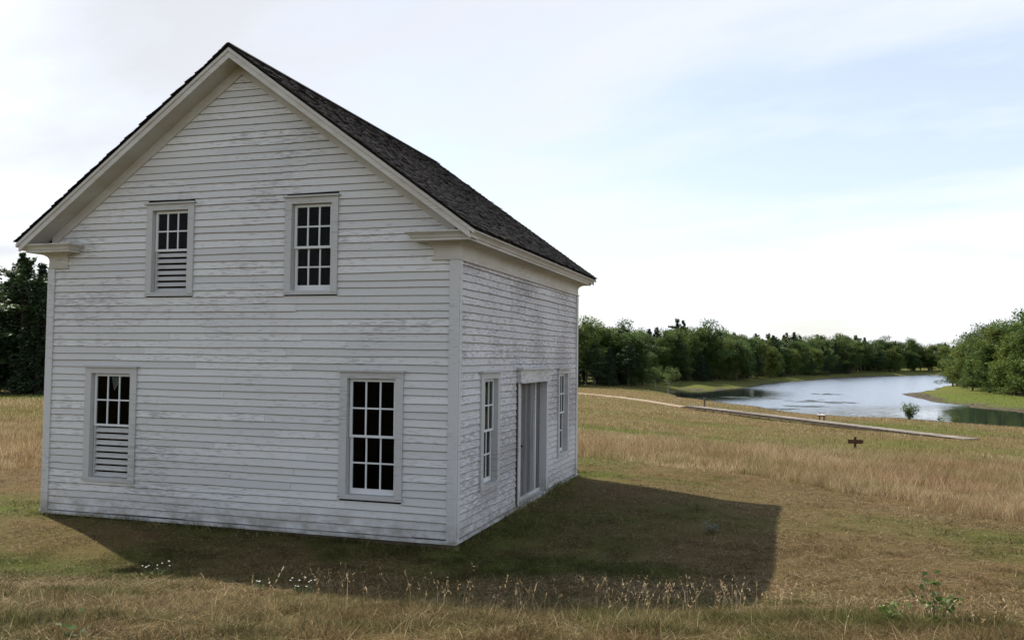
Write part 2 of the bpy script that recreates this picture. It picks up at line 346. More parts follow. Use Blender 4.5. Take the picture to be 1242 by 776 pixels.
# ------------------------------------------------------------------ the house
W,D,H=7.565,7.923,4.20
OH,OE=.391,.383
ZR=7.670; MS=(ZR-4.640)/(W/2+OE)
def roofz(x): return ZR-MS*abs(x+W/2)
FR=lambda u,z,n:(u,-n,z)
RI=lambda u,z,n:(n,u,z)
BA=lambda u,z,n:(u,D+n,z)
LE=lambda u,z,n:(-W-n,u,z)
HO=(-W/2,D/2,-.10)
house=empty('wooden_house',HO,'white two-storey clapboard house with peeling paint and dark shingled gable roof','house')
def hpart(name,mb,mats,parent=None,label=None):
    o=link(name,mb.mesh(name,mats,HO),parent or house)
    if label: o['label']=label
    return o
EXP=H/36
def clap_wall(F,u0,u1,top,opens,jit=1.0):
    """courses of bevelled boards, split at butt joints, cut round the openings; sheathing behind them"""
    mb=MB(); z=.03
    while True:
        z1=z+EXP
        def lim(zz):
            if top is None or zz<=4.2: return u0,u1
            h=(top-zz)/MS; return max(u0,-W/2-h),min(u1,-W/2+h)
        a0,b0=lim(z); a1,b1=lim(z1)
        if (top is None and z>4.78) or a1>=b1-.05: break
        zc=(z+z1)/2; cuts=sorted((o[0],o[1]) for o in opens if o[2]<zc<o[3])
        iv=[]; s=a0
        for c0,c1 in cuts: iv.append((s,c0)); s=c1
        iv.append((s,b0))
        ph,ph2=random.uniform(0,6),random.uniform(0,6)
        for k,(p,q) in enumerate(iv):
            if q-p<.03: continue
            # sheathing (dark inside face)
            pt=a1 if k==0 else p; qt=b1 if k==len(iv)-1 else q
            mb.hexa([F(p,z,-.10),F(q,z,-.10),F(q,z,0),F(p,z,0),F(pt,z1,-.10),F(qt,z1,-.10),F(qt,z1,0),F(pt,z1,0)],.5,1)
            js=[p]; 
            while q-js[-1]>3.2:
                nx_=js[-1]+random.uniform(1.2,3.8)
                if q-nx_<.5: break
                js.append(nx_)
            js.append(q)
            for i in range(len(js)-1):
                x0=js[i]+(.0015 if i else 0); x1=js[i+1]-(.0015 if i<len(js)-2 else 0)
                n=max(1,int((x1-x0)/.4)); t=random.random(); dn=random.gauss(0,.0018)*jit; dz=random.gauss(0,.0022)*jit; tl=random.gauss(0,.0025)*jit
                if random.random()<.05*jit: dz-=random.uniform(.004,.012); tl*=2
                b=len(mb.v)
                for s_ in range(n+1):
                    f=s_/n; u=x0+(x1-x0)*f
                    w=(.0035*math.sin(u*1.3+ph)+.0025*math.sin(u*3.3+ph2))*jit+dz+tl*(f-.5)*2
                    ut=a1+(b1-a1)*(u-a0)/(b0-a0) if (b1-a1)<(b0-a0) and (k==0 or k==len(iv)-1) and (s_ in(0,n)) and (abs(u-a0)<.01 or abs(u-b0)<.01) else u
                    mb.v+=[F(u,z-.006+w,.0),F(u,z-.006+w,.025+dn),F(u,z-.006+w+.008,.0255+dn),F(ut,z1+.004,.009+dn),F(ut,z1+.004,0)]
                for s_ in range(n):
                    o=b+s_*5
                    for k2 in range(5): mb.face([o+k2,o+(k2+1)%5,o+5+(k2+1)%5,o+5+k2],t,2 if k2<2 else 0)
                mb.face([b+j for j in range(5)][::-1],t,0); e=b+n*5; mb.face([e+j for j in range(5)],t,0)
        z=z1
    return mb

# window specs: (u0,u1,z0,z1) of the clear opening
WIN=[('front','LR',-1.765,-.955,.60,2.375,True),('front','LL',-6.605,-5.805,.62,2.375,False),
     ('front','UL',-5.445,-4.745,3.735,5.105,False),('front','UR',-2.800,-2.095,3.735,5.110,True),
     ('right','A',1.17,1.89,.655,2.365,True),('right','B',6.20,6.92,.655,2.365,True)]
WLAB={'LR':'twelve-pane window at ground floor nearest the front corner','LL':'ground floor window with six panes over a slatted louver','UL':'small upper window with six panes over a slatted louver',
 'UR':'small twelve-pane upper window under the gable','A':'narrow-looking twelve-pane window between front corner and door','B':'twelve-pane window beyond the door at the far corner'}
CW=.125
DOOR=(3.16,5.09,.03,2.265)
fo=[(w[2]-CW+.012,w[3]+CW-.012,w[4]-.05,w[5]+.13) for w in WIN if w[0]=='front']
ro=[(w[2]-CW+.012,w[3]+CW-.012,w[4]-.05,w[5]+.13) for w in WIN if w[0]=='right']+[(DOOR[0]-.10,DOOR[1]+.14,-.1,DOOR[3]+.24)]
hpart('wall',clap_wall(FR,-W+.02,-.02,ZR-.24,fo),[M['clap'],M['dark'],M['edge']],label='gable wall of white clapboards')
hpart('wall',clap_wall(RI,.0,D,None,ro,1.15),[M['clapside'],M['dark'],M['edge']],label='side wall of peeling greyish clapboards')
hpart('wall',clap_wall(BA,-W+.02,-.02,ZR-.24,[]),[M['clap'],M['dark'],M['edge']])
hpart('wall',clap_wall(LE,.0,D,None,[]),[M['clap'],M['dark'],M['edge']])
for (cx,sx) in ((0,1),(-W,-1)):
    for (cy,sy) in ((0,-1),(D,1)):
        mb=MB(); t=.5
        # face board on the gable side and edge board on the eave side, butted
        x0,x1=sorted((cx+sx*.040,cx-sx*.105)); y0,y1=sorted((cy+sy*.044,cy))
        mb.box(x0,x1,y0,y1,-.01,4.17,.45)
        x0,x1=sorted((cx+sx*.044,cx)); y0,y1=sorted((cy-sy*.008,cy-sy*.115))
        mb.box(x0,x1,y0+.0005,y1-.0005,-.01,4.168,.62)
        hpart('corner_board',mb,M['corner'])
mb=MB()
mb.box(-W-.058,.058,-.058,-.0,-.038,.012,.6); mb.box(-W-.058,.058,D,D+.058,-.038,.012,.6); mb.box(0,.056,.0,D,-.038,.011,.6); mb.box(-W-.056,-W,0,D,-.038,.011,.6)
hpart('sill_board',mb,M['corner'])
mb=MB()
for (x0,x1,y0,y1) in ((-W+.05,-.05,.06,.3),(-W+.05,-.05,D-.3,D-.06),(-.3,-.06,.3,D-.3),(-W+.06,-W+.3,.3,D-.3)):
    L=max(x1-x0,y1-y0); s=0
    while s<L:
        e=min(L,s+random.uniform(.25,.6)); j=random.uniform(0,.03)
        if x1-x0>y1-y0: mb.box(x0+s,x0+e-.01,y0-j,y1+j,-.6,-.04)
        else: mb.box(x0-j,x1+j,y0+s,y0+e-.01,-.6,-.04)
        s=e
hpart('foundation',mb,M['stone'])
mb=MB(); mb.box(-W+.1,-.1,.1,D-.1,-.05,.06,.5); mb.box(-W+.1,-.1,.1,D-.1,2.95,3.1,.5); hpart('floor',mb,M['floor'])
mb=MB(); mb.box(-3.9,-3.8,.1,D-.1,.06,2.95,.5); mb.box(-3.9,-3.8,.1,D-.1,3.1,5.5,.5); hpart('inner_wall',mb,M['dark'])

def sash(mb,F,u0,u1,z0,z1,n0,n1,top,bot,rows=2,cols=3,st=.045,mu=.024):
    t=.6
    mb.fbox(F,u0,u0+st,z0,z1,n0,n1,t); mb.fbox(F,u1-st,u1,z0,z1,n0,n1,t)
    mb.fbox(F,u0+st,u1-st,z0,z0+bot,n0,n1-.001,t); mb.fbox(F,u0+st,u1-st,z1-top,z1,n0,n1-.001,t)
    pu=(u1-u0-2*st-(cols-1)*mu)/cols
    for c in range(1,cols):
        a=u0+st+c*pu+(c-1)*mu; mb.fbox(F,a,a+mu,z0+bot,z1-top,n0+.006,n1-.004,t)
    pz=(z1-z0-top-bot-(rows-1)*mu)/rows
    for r in range(1,rows):
        a=z0+bot+r*pz+(r-1)*mu
        for c in range(cols):
            b=u0+st+c*(pu+mu); mb.fbox(F,b,b+pu,a,a+mu,n0+.006,n1-.005,t)
for wall,key,u0,u1,z0,z1,full in WIN:
    F=FR if wall=='front' else RI; small=key[0]=='U'
    cw=CW if not small else .115
    mb=MB()
    mb.fbox(F,u0-cw,u0,z0-.03,z1+.10,-.10,.050,.5); mb.fbox(F,u1,u1+cw,z0-.03,z1+.10,-.10,.050,.55)
    mb.fbox(F,u0,u1,z1,z1+.10,-.10,.049,.5)
    mb.fbox(F,u0-cw-.03,u1+cw+.03,z1+.10,z1+.128,-.02,.088,.12)
    mb.fbox(F,u0,u1,z0-.035,z0,-.10,.05,.4); mb.fbox(F,u0-cw-.012,u1+cw+.012,z0-.065,z0-.035,-.02,.058,.35)
    wo=hpart('window',mb,M['trim'],label=WLAB[key])
    zm=(z0+z1)/2+(.0 if full else (.0 if key=='LL' else .02))
    s=MB(); g=MB()
    a,b=u0+.012,u1-.012
    sash(s,F,a,b,zm-.018,z1-.008,-.060,-.026,.042,.038)
    g.fbox(F,a+.04,b-.04,zm+.01,z1-.045,-.045,-.042)
    if full:
        sash(s,F,a,b,z0+.004,zm+.016,-.097,-.063,.036,.085 if wall=='front' else .07)
        g.fbox(F,a+.04,b-.04,z0+.07,zm-.01,-.082,-.079)
    else:
        l=MB(); n=8 if key=='LL' else 7; p=(zm-.02-z0)/n
        l.fbox(F,a,a+.03,z0+.004,zm-.019,-.09,-.040,.5); l.fbox(F,b-.03,b,z0+.004,zm-.019,-.09,-.040,.5)
        for i in range(n):
            q=z0+p*i
            l.hexa([F(a+.03,q+.006,-.046),F(b-.03,q+.006,-.046),F(b-.03,q+.016,-.042),F(a+.03,q+.016,-.042),
                    F(a+.03,q+p*.66,-.088),F(b-.03,q+p*.66,-.088),F(b-.03,q+p*.66+.010,-.080),F(a+.03,q+p*.66+.010,-.080)],random.uniform(.3,.8))
        hpart('louver',l,M['trim'],wo)
    hpart('sash',s,M['sash'],wo); hpart('glass',g,M['glass'],wo)
    if key=='LL':
        k=MB(); k.hexa([F(-6.27,2.08,-.12),F(-6.26,2.08,-.12),F(-6.26,2.08,-.117),F(-6.27,2.08,-.117),F(-6.33,2.33,-.12),F(-6.10,2.33,-.12),F(-6.10,2.33,-.117),F(-6.33,2.33,-.117)],.5)
        hpart('torn_shade',k,M['sash'],wo)

# door with sidelights boarded over, deep in its frame
d0,d1,dz0,dz1=DOOR; mb=MB()
mb.fbox(RI,d0-.075,d0,-.05,dz1,-.2,.055,.3)           # near pilaster
mb.fbox(RI,d1,d1+.125,-.05,dz1,-.2,.050,.45)
mb.fbox(RI,d0-.085,d1+.135,dz1,dz1+.225,-.2,.098,1.0)
mb.fbox(RI,d0-.14,d1+.17,dz1+.225,dz1+.262,-.02,.15,.3)
mb.fbox(RI,d0-.02,d1+.04,dz1-.02,dz1-.001,-.02,.11,.2)
mb.fbox(RI,d0,d1,-.05,.035,-.2,.085,.5)               # threshold
mb.fbox(RI,d0,d1,.035,.10,-.2,-.07,.5)
for u in (d0+.40,d1-.47): mb.fbox(RI,u,u+.07,.10,dz1,-.2,-.065,.7)
fr=hpart('door_frame',mb,M['corner'])
dr=MB(); a,b=d0+.475,d1-.475
dr.fbox(RI,a,b,.105,dz1-.002,-.2,-.125,.35)
nb_=5
for i in range(nb_):   # vertical boards
    e0=a+.004+(b-a-.008)*i/nb_; e1=a+.004+(b-a-.008)*(i+1)/nb_-.006
    dr.fbox(RI,e0,e1,.107,dz1-.004,-.125,-.108+random.uniform(0,.004),random.random())
do=hpart('door',dr,M['door'])
kn=MB(); kn.tube([(-.107,a+.07,1.05),(-.085,a+.07,1.05),(-.065,a+.07,1.05),(-.05,a+.07,1.05)],[.012,.012,.028,.018],8); hpart('door_knob',kn,M['dark'],do)
for p,q in ((d0+.001,d0+.399),(d1-.399,d1-.001)):
    sl=MB(); n=3
    for i in range(n):
        e0=p+(q-p)*i/n; e1=p+(q-p)*(i+1)/n-.006
        sl.fbox(RI,e0,e1,.10,dz1-.002,-.2,-.10+random.uniform(0,.006),random.random())
    hpart('sidelight_panel',sl,M['door'])
dg=MB()
dg.fbox(RI,d0-.105,d0-.078,-.02,dz1,-.05,.041,.4)  # bare dark strip where the trim has come away
hpart('bare_strip',dg,M['stringer'],fr)

# roof ---------------------------------------------------------------
def slopebox(mb,y0,y1,v0,v1,xe=OE,t=None,m=0):
    for s in (1,-1):
        xr=-W/2; xx=xe if s==1 else -W-xe
        mb.hexa([(xr,y0,roofz(xr)-v1),(xx,y0,roofz(xx)-v1),(xx,y1,roofz(xx)-v1),(xr,y1,roofz(xr)-v1),
                 (xr,y0,roofz(xr)-v0),(xx,y0,roofz(xx)-v0),(xx,y1,roofz(xx)-v0),(xr,y1,roofz(xr)-v0)],t,m)
mb=MB(); slopebox(mb,-OH+.002,D+OH-.002,.035,.070,OE-.004)
cs=1/math.hypot(1,MS); LS=(W/2+OE+.02)/cs
for s in (1,-1):
    ex=Vector((s*cs,0,-MS*cs)); en=Vector((s*MS*cs,0,cs)); o=Vector((-W/2,0,ZR-.035))
    n=48; ep=LS/n
    for i in range(n):
        y=-OH-.045+random.uniform(-.02,.01); sag=.02*math.sin(i*.5)
        while y<D+OH+.03:
            w=random.uniform(.06,.16); y1=min(y+w,D+OH+.05+random.uniform(-.02,.02))
            a=max(0,i*ep-.06); b=(i+1)*ep+random.gauss(0,.013); lift=random.uniform(.016,.027)+(.02*random.random() if random.random()<.06 else 0); lo=.004
            t=min(1,max(0,random.gauss(.36,.24))); g=.003
            P=lambda u,yy,h: o+ex*u+en*h+Vector((0,yy,0))
            mb.hexa([P(a,y,0),P(b,y,lift-.014),P(b,y1-g,lift-.014),P(a,y1-g,0),P(a,y,lo+.004),P(b,y,lift),P(b,y1-g,lift),P(a,y1-g,lo+.004)],t)
            y=y1
    yy=-OH-.04
    while yy<D+OH:  # ridge boards
        e=yy+random.uniform(.5,1.4); e=min(e,D+OH+.04)
        A=o+Vector((0,yy,.020)); B=o+Vector((0,e-.006,.020))
        mb.hexa([A+en*.004,A+ex*.13+en*.006,B+ex*.13+en*.006,B+en*.004,A+en*.022,A+ex*.13+en*.020,B+ex*.13+en*.020,B+en*.022],random.uniform(.1,.5)); yy=e
ro_=hpart('roof',mb,M['shingle'])
for y0,sy in ((-OH,1),(D+OH,-1)):
    mb=MB()
    def yb(a,b): return sorted((y0+sy*a,y0+sy*b))
    slopebox(mb,*yb(-.026,.05),.072,.132,OE-.002,.55); slopebox(mb,*yb(-.008,.03),.132,.236,OE-.05,.65); slopebox(mb,*yb(.031,OH-.002),.206,.224,OE-.06,.35)
    slopebox(mb,*yb(OH-.044,OH-.003),.224,.40,-.03,.4)
    hpart('rake_board',mb,M['soffit'],ro_)
PROF=[(.0,4.165),(.052,4.165),(.058,4.178),(.052,4.192),(.034,4.196),(.034,4.215),(.030,4.30),(.036,4.34),(.055,4.375),(.09,4.40),(.15,4.425),(.175,4.430),(.285,4.430),(.285,4.465),(.300,4.470),(.318,4.505),(.352,4.535),(.372,4.545),(.372,4.566),(.0,4.590)]
for sx in (1,-1):
    mb=MB(); rg=[]
    X=lambda x: x if sx==1 else -W-x
    for (q,z) in PROF:
        rg.append([(X(-.34-q),D+.0,z),(X(-.34-q),D+q,z),(X(q),D+q,z),(X(q),-q,z),(X(-.34-q),-q,z),(X(-.34-q),0,z)])
    n=len(PROF)
    for r in rg: mb.v+=r
    for i in range(n):
        for k in range(5): mb.face([i*6+k,i*6+k+1,((i+1)%n)*6+k+1,((i+1)%n)*6+k],.5)
    hpart('cornice',mb,M['soffit'])

# ------------------------------------------------------------------ boardwalk, signs
BA0=np.array([-4.13,77.53,-2.061]); BA1=np.array([15.70,47.0,-1.969])
bw=empty('boardwalk',tuple((BA0+BA1)/2-np.array([0,0,.35])),'long low grey plank boardwalk crossing the meadow to the river','boardwalk')
bo=Vector(bw.location); dv=Vector(BA1-BA0); Lb=dv.length; dv.normalize(); sv=dv.cross(Vector((0,0,1))).normalized(); hw=.55
def bpart(n,mb,m): return link(n,mb.mesh(n,m,bo),bw)
mb=MB(); s=0; P0=Vector(BA0)
while s<Lb-.14:
    j=random.gauss(0,.006); a=P0+dv*s+Vector((0,0,j)); b=a+dv*.138; o=random.uniform(-.02,.02)
    mb.hexa([a-sv*(hw+o)-Vector((0,0,.04)),b-sv*(hw+o)-Vector((0,0,.04)),b+sv*(hw-o)-Vector((0,0,.04)),a+sv*(hw-o)-Vector((0,0,.04)),a-sv*(hw+o),b-sv*(hw+o),b+sv*(hw-o),a+sv*(hw-o)]); s+=.146
bpart('deck',mb,M['plank'])
for k in (-1,1):
    mb=MB(); a=P0+sv*k*(hw-.06)-Vector((0,0,.14)); mb.beam(a,a+dv*Lb,.06,.19); bpart('stringer',mb,M['stringer'])
s=.6
while s<Lb:
    for k in (-1,1):
        p=P0+dv*s+sv*k*(hw-.12); g=float(ground_z(p.x,p.y)); mb=MB(); mb.box(p.x-.05,p.x+.05,p.y-.05,p.y+.05,g-.3,p.z-.045); bpart('post',mb,M['stringer'])
    s+=3.2
# brown trail sign
CAMXY=np.array([4.62,-12.16])
def facing(x,y): return math.atan2(y-CAMXY[1],x-CAMXY[0])-math.pi/2
def rotz(p,a,o): return (o[0]+p[0]*math.cos(a)-p[1]*math.sin(a),o[1]+p[0]*math.sin(a)+p[1]*math.cos(a),o[2]+p[2])
def rbox(mb,o,a,x0,x1,y0,y1,z0,z1,t=None):
    q=[(x0,y0,z0),(x1,y0,z0),(x1,y1,z0),(x0,y1,z0),(x0,y0,z1),(x1,y0,z1),(x1,y1,z1),(x0,y1,z1)]
    mb.hexa([rotz(p,a,o) for p in q],t)
x,y=8.25,36.6; g=float(ground_z(x,y)); o=(x,y,g); a=facing(x,y)+.15
sg=empty('trail_sign',o,'low dark brown wooden plank sign on a short post in the tan meadow','sign')
mb=MB(); rbox(mb,o,a,-.055,.055,-.055,.055,-.3,.60); link('post',mb.mesh('post',M['signwood'],o),sg)
mb=MB()
for (zb,zt) in ((.26,.36),(.365,.47)):
    xa,xb=(-.36,.30) if zb<.3 else (-.36,.32)
    q=[(xa,-.10,zb),(xb,-.10,zb),(xb,-.06,zb),(xa,-.06,zb),(xa,-.10,zt),(xb,-.10,zt),(xb,-.06,zt),(xa,-.06,zt)]
    mb.hexa([rotz(p,a,o) for p in q])
q=[(.30,-.10,.26),(.39,-.10,.32),(.39,-.06,.32),(.30,-.06,.26),(.32,-.10,.47),(.39,-.10,.43),(.39,-.06,.43),(.32,-.06,.47)]
mb.hexa([rotz(p,a,o) for p in q]); link('board',mb.mesh('board',M['signwood'],o),sg)
# slanted interpretive panel beside the boardwalk
x,y=7.65,61.6; g=float(ground_z(x,y)); o=(x,y,g); a=facing(x,y)-.1
sg=empty('interpretive_sign',o,'slanted pale interpretive panel on two dark legs beside the boardwalk','sign')
for sx in (-.20,.12):
    mb=MB(); q=[(sx,-.05,-.3),(sx+.10,-.05,-.3),(sx+.10,.05,-.3),(sx,.05,-.3),(sx,-.05,.85),(sx+.10,-.05,.85),(sx+.10,.05,.93),(sx,.05,.93)]
    mb.hexa([rotz(p,a,o) for p in q]); link('leg',mb.mesh('leg',M['post'],o),sg)
mb=MB(); q=[(-.29,-.30,.75),(.29,-.30,.75),(.29,.30,.88),(-.29,.30,.88),(-.29,-.32,.79),(.29,-.32,.79),(.29,.28,.91),(-.29,.28,.91)]
mb.hexa([rotz(p,a,o) for p in q]); link('panel',mb.mesh('panel',M['signpanel'],o),sg)
mb=MB(); q=[(-.29,-.305,.69),(.29,-.305,.69),(.29,.29,.87),(-.29,.29,.87),(-.29,-.305,.745),(.29,-.305,.745),(.29,.295,.925),(-.29,.295,.925)]
mb.hexa([rotz(p,a,o) for p in q]); link('frame',mb.mesh('frame',M['post'],o),sg)
# marker post at the start of the boardwalk
x,y=-2.75,77.2; g=float(ground_z(x,y)); o=(x,y,g); a=facing(x,y)
sg=empty('marker_post',o,'short wooden marker post with a small dark plaque where path meets boardwalk','post')
mb=MB(); rbox(mb,o,a,-.07,.07,-.07,.07,-.3,1.25); link('post',mb.mesh('post',M['post'],o),sg)
mb=MB(); q=[(-.13,-.16,.98),(.13,-.16,.98),(.13,.10,1.25),(-.13,.10,1.25),(-.13,-.18,1.02),(.13,-.18,1.02),(.13,.08,1.30),(-.13,.08,1.30)]
mb.hexa([rotz(p,a,o) for p in q]); link('plaque',mb.mesh('plaque',M['stringer'],o),sg)

# ------------------------------------------------------------------ dark weed mats on the river
def mk_weedmat():
    m,nt,out=new_mat('water_weed'); N=NT(nt); f=N.noise(N.pos(),(2,2,2),4,.7); N.bsdf(out,N.mix(f,(.012,.02,.014),(.035,.048,.028)),.5,.3); return m
M['mat']=mk_weedmat()
wr=random.Random(4); mb=MB()
for (x,y,rx,ry) in WEEDMATS:
    for k in range(26):
        X=x+wr.gauss(0,rx*.5); Y=y+wr.gauss(0,ry*.5); r1=wr.uniform(.25,.6)*rx*.5; r2=wr.uniform(.2,.5)*ry*.5+.25; b=len(mb.v); n=11
        for i in range(n):
            a=6.283*i/n; q=wr.uniform(.6,1.1); mb.v.append((X+math.cos(a)*r1*q,Y+math.sin(a)*r2*q,WZ+.006+.0006*k))
        mb.face(list(range(b,b+n)),wr.random())
tag(link('water_weed',mb.mesh('water_weed',M['mat'])),'dark floating weed patches on the open river','water weed',None,'stuff')

# ------------------------------------------------------------------ trees
def leaf_cloud(cent,size,tone,flat=0.0,rng=RNG,aspect=.62):
    """rhombic leaf clumps: centres (n,3)"""
    n=len(cent); d=rng.normal(size=(n,3)); d[:,2]+=flat*2.5*np.sign(d[:,2]+1e-9); d/=np.linalg.norm(d,axis=1)[:,None]
    r=rng.normal(size=(n,3)); u=np.cross(d,r); u/=np.linalg.norm(u,axis=1)[:,None]; v=np.cross(d,u)
    s=(size*rng.uniform(.6,1.35,n))[:,None]; k=aspect
    V=np.stack([cent-u*s*.5,cent+v*s*k*.5,cent+u*s*.5+d*s*.12,cent-v*s*k*.5],1).reshape(-1,3)
    return V,np.arange(n*4).reshape(n,4),tone
def tree_meshes(kind,seed,dens=1.0):
    """unit-height tree (1 m tall) -> trunk MB, leaf arrays"""
    rng=np.random.default_rng(seed); rd=random.Random(seed); tr=MB(); cs=[];ts=[]; ss=[]
    if kind in('broad','edge','sparse'):
        base={'broad':.22,'edge':.04,'sparse':.25}[kind]; wid={'broad':.30,'edge':.33,'sparse':.34}[kind]*rd.uniform(.85,1.15)
        lean=(rd.uniform(-.06,.06),rd.uniform(-.06,.06)); 
        if kind=='sparse': lean=(.16,-.05)
        T=lambda h:(lean[0]*h*h+.012*math.sin(h*9+seed),lean[1]*h*h+.012*math.cos(h*7+seed),h)
        hs=[-.03,0,.03,.15,.3,.45,.6,.75,.86]; tr.tube([T(max(h,0))[:2]+(h,) for h in hs],[.030,.026,.020,.017,.015,.012,.009,.006,.002],7)
        nb={'broad':26,'edge':34,'sparse':16}[kind]
        for i in range(nb):
            h=base+.05+(.86-base)*((i+.5)/nb)**.9; az=i*2.4+rd.uniform(-.5,.5)
            p=(h-base)/(1-base); env=wid*(math.sin(math.pi*min(1,max(.05,p**.75*.93+.07)))**.65)*rd.uniform(.45,1.28)
            if kind=='edge': env=wid*max(.25,(1-p**2.2)**.6)*rd.uniform(.45,1.25)
            x0,y0,_=T(h); rise=rd.uniform(.02,.14)
            pts=[(x0,y0,h)]
            for f in (.35,.7,1.0): pts.append((x0+math.cos(az)*env*f,y0+math.sin(az)*env*f,h+rise*f-.03*f*f+rd.uniform(-.01,.01)))
            tr.tube(pts,[.008*(1.2-p),.006*(1.2-p),.004*(1.2-p),.0015],5)
            for f,rr in ((1.0,.085),(.68,.10),(.38,.09)):
                if kind=='sparse' and rd.random()<.35: continue
                c=np.array(pts[0])*(1-f)+np.array(pts[-1])*f+rng.normal(0,.022,3)
                rr*=rd.uniform(.5,1.3); n=int({'broad':125,'edge':125,'sparse':44}[kind]*dens*(rr/.09)**2)
                q=rng.normal(size=(n,3)); q/=np.linalg.norm(q,axis=1)[:,None]; rad=rr*rng.uniform(.25,1,n)**.6
                pt=c+q*rad[:,None]*np.array([1.15,1.15,.85])+rng.normal(0,.014,(n,3)); tn=rd.uniform(.08,.85)
                cs.append(pt); ts.append(np.clip(rng.normal(tn,.18,n),0,1)); ss.append(np.full(n,.026 if kind!='sparse' else .04))
        sz=1.0; flat=.25
    else:
        ht=.98; tr.tube([(0,0,-.03),(0,0,0),(0,0,.25),(.004,.003,.5),(0,.004,.75),(0,0,ht)],[.024,.020,.016,.012,.007,.001],7)
        nl={'pine':15,'cone':26}[kind]; b0={'pine':.22,'cone':.06}[kind]
        for i in range(nl):
            h=b0+(.96-b0)*(i/(nl-1)); p=(h-b0)/(1-b0)
            for k in range({'pine':6,'cone':7}[kind]):
                az=k*6.283/6+i*1.1+rd.uniform(-.4,.4)
                if kind=='pine':
                    if rd.random()<.12: continue
                    env=.21*(.55+.6*math.sin(math.pi*min(1,p*.75+.2)))*rd.uniform(.55,1.2)*(1.04-p**3); rise=rd.uniform(.0,.07)
                else: env=(.19*(1-p)**.8+.012)*rd.uniform(.7,1.15); rise=-.03*(1-p)
                e=np.array([math.cos(az)*env,math.sin(az)*env,h+rise]); s0=np.array([0,0,h])
                tr.tube([tuple(s0),tuple((s0+e)/2+np.array([0,0,.006])),tuple(e)],[.0045,.003,.001],4)
                n=int({'pine':64,'cone':42}[kind]*dens*(env/.15+.25)); f=rng.uniform(.18,1.05,n)**.75
                side=rng.normal(0,1,n)*env*.20*(1.15-f*.5); tang=np.array([-math.sin(az),math.cos(az),0])
                pt=s0+(e-s0)*f[:,None]+tang*side[:,None]+np.stack([np.zeros(n),np.zeros(n),rng.normal({'pine':.008,'cone':-.006}[kind],.012,n)],1)
                tn=rd.uniform(.2,.7); cs.append(pt); ts.append(np.clip(rng.normal(tn,.2,n),0,1)); ss.append(np.full(n,.030 if kind=='pine' else .024))
        flat=.35
    c=np.concatenate(cs); t=np.concatenate(ts); s=np.concatenate(ss)
    V,F,_=leaf_cloud(c,s,t,flat,rng); return tr,V,F,t
PROTO={}
def proto(kind,seed,leafmat,barkmat,dens=1.0):
    tr,V,F,t=tree_meshes(kind,seed,dens)
    tm=tr.mesh('trunk',barkmat); cm=np_mesh('crown',V,F,None,[leafmat],None,{'tone':t})
    # joined version for far copies
    TV=np.array(tr.v); 
    bm=bpy.data.meshes.new(kind+'_tree'); 
    allV=[tuple(v) for v in tr.v]; n=len(allV)
    F4=[f for f in tr.f if len(f)==4]
    V2=np.concatenate([TV,V]); FF=np.concatenate([np.array(F4),F+n])
    jm=np_mesh('tree',V2,FF,None,[leafmat,barkmat],None,{'tone':np.r_[np.full(len(F4),.5),t]})
    jm.polygons.foreach_set('material_index',np.r_[np.ones(len(F4)),np.zeros(len(F))].astype(np.int32))
    bpy.data.meshes.remove(bm)
    return tm,cm,jm
K={}
for i in range(4): K['broad',i]=proto('broad',100+i,M['broad'],M['bark'])
for i in range(3): K['edge',i]=proto('edge',200+i,M['broad'],M['bark'])
for i in range(3): K['pine',i]=proto('pine',300+i,M['needle'],M['bark'])
for i in range(3): K['cone',i]=proto('cone',400+i,M['darkneedle'],M['bark'])
K['sparse',0]=proto('sparse',500,M['broad'],M['deadwood'])
KN={'broad':('broadleaf_tree','tree'),'edge':('broadleaf_tree','tree'),'pine':('pine_tree','pine'),'cone':('spruce_tree','spruce'),'sparse':('riverside_tree','tree')}
def tree(kind,var,x,y,h,label,group=None,parts=True,wide=1.0,rz=None):
    tm,cm,jm=K[kind,var]; g=float(ground_z(x,y)); nm,cat=KN[kind]; rz=random.uniform(0,6.28) if rz is None else rz
    sc_=(h*wide,h*wide*random.uniform(.9,1.1),h)
    if parts:
        o=empty(nm,(x,y,g-.02),label,cat,group); o.rotation_euler=(0,0,rz); o.scale=sc_
        link('trunk',tm,o); link('crown',cm,o)
    else:
        o=link(nm,jm,None,(x,y,g-.05)); o.rotation_euler=(0,0,rz); o.scale=sc_; tag(o,label,cat,group)
    return o
rt=random.Random(11)
# dark conifers at the left edge of the meadow
LG='dark conifers left of the house'
for (x,y,h,k) in [(-73,49,13.6,'cone'),(-79,53,14.6,'pine'),(-76,46,13.2,'cone'),(-71,54,13.8,'cone'),(-57,54,9.5,'cone'),(-60,57,11,'pine'),(-55,58,10,'cone'),(-63,54,11.5,'cone'),(-70,50,12.5,'cone'),(-65.5,54.5,13.2,'pine'),(-68,56,13.2,'cone'),(-64.3,58.5,12.0,'cone'),(-61,61,12.0,'cone'),(-73,57,13.5,'pine'),(-76,50,12.5,'cone'),(-59,66,12,'pine'),(-72,63,14,'cone'),(-66,66,13.5,'pine'),(-80,58,14,'pine'),(-56,72,12.5,'cone'),(-62,73,13,'cone'),(-77,66,14,'cone'),(-82,46,12.5,'pine'),(-70,72,14,'pine'),(-66.3,57,8,'cone'),(-69.6,53,7,'cone'),(-62.8,58.8,7.5,'cone')]:
    tree(k,rt.randrange(3),x,y,h,'tall dark pointed spruce in the stand left of the house' if k=='cone' else 'tall dark feathery pine in the stand left of the house',LG,True,1.15 if k=='cone' else 1.2)
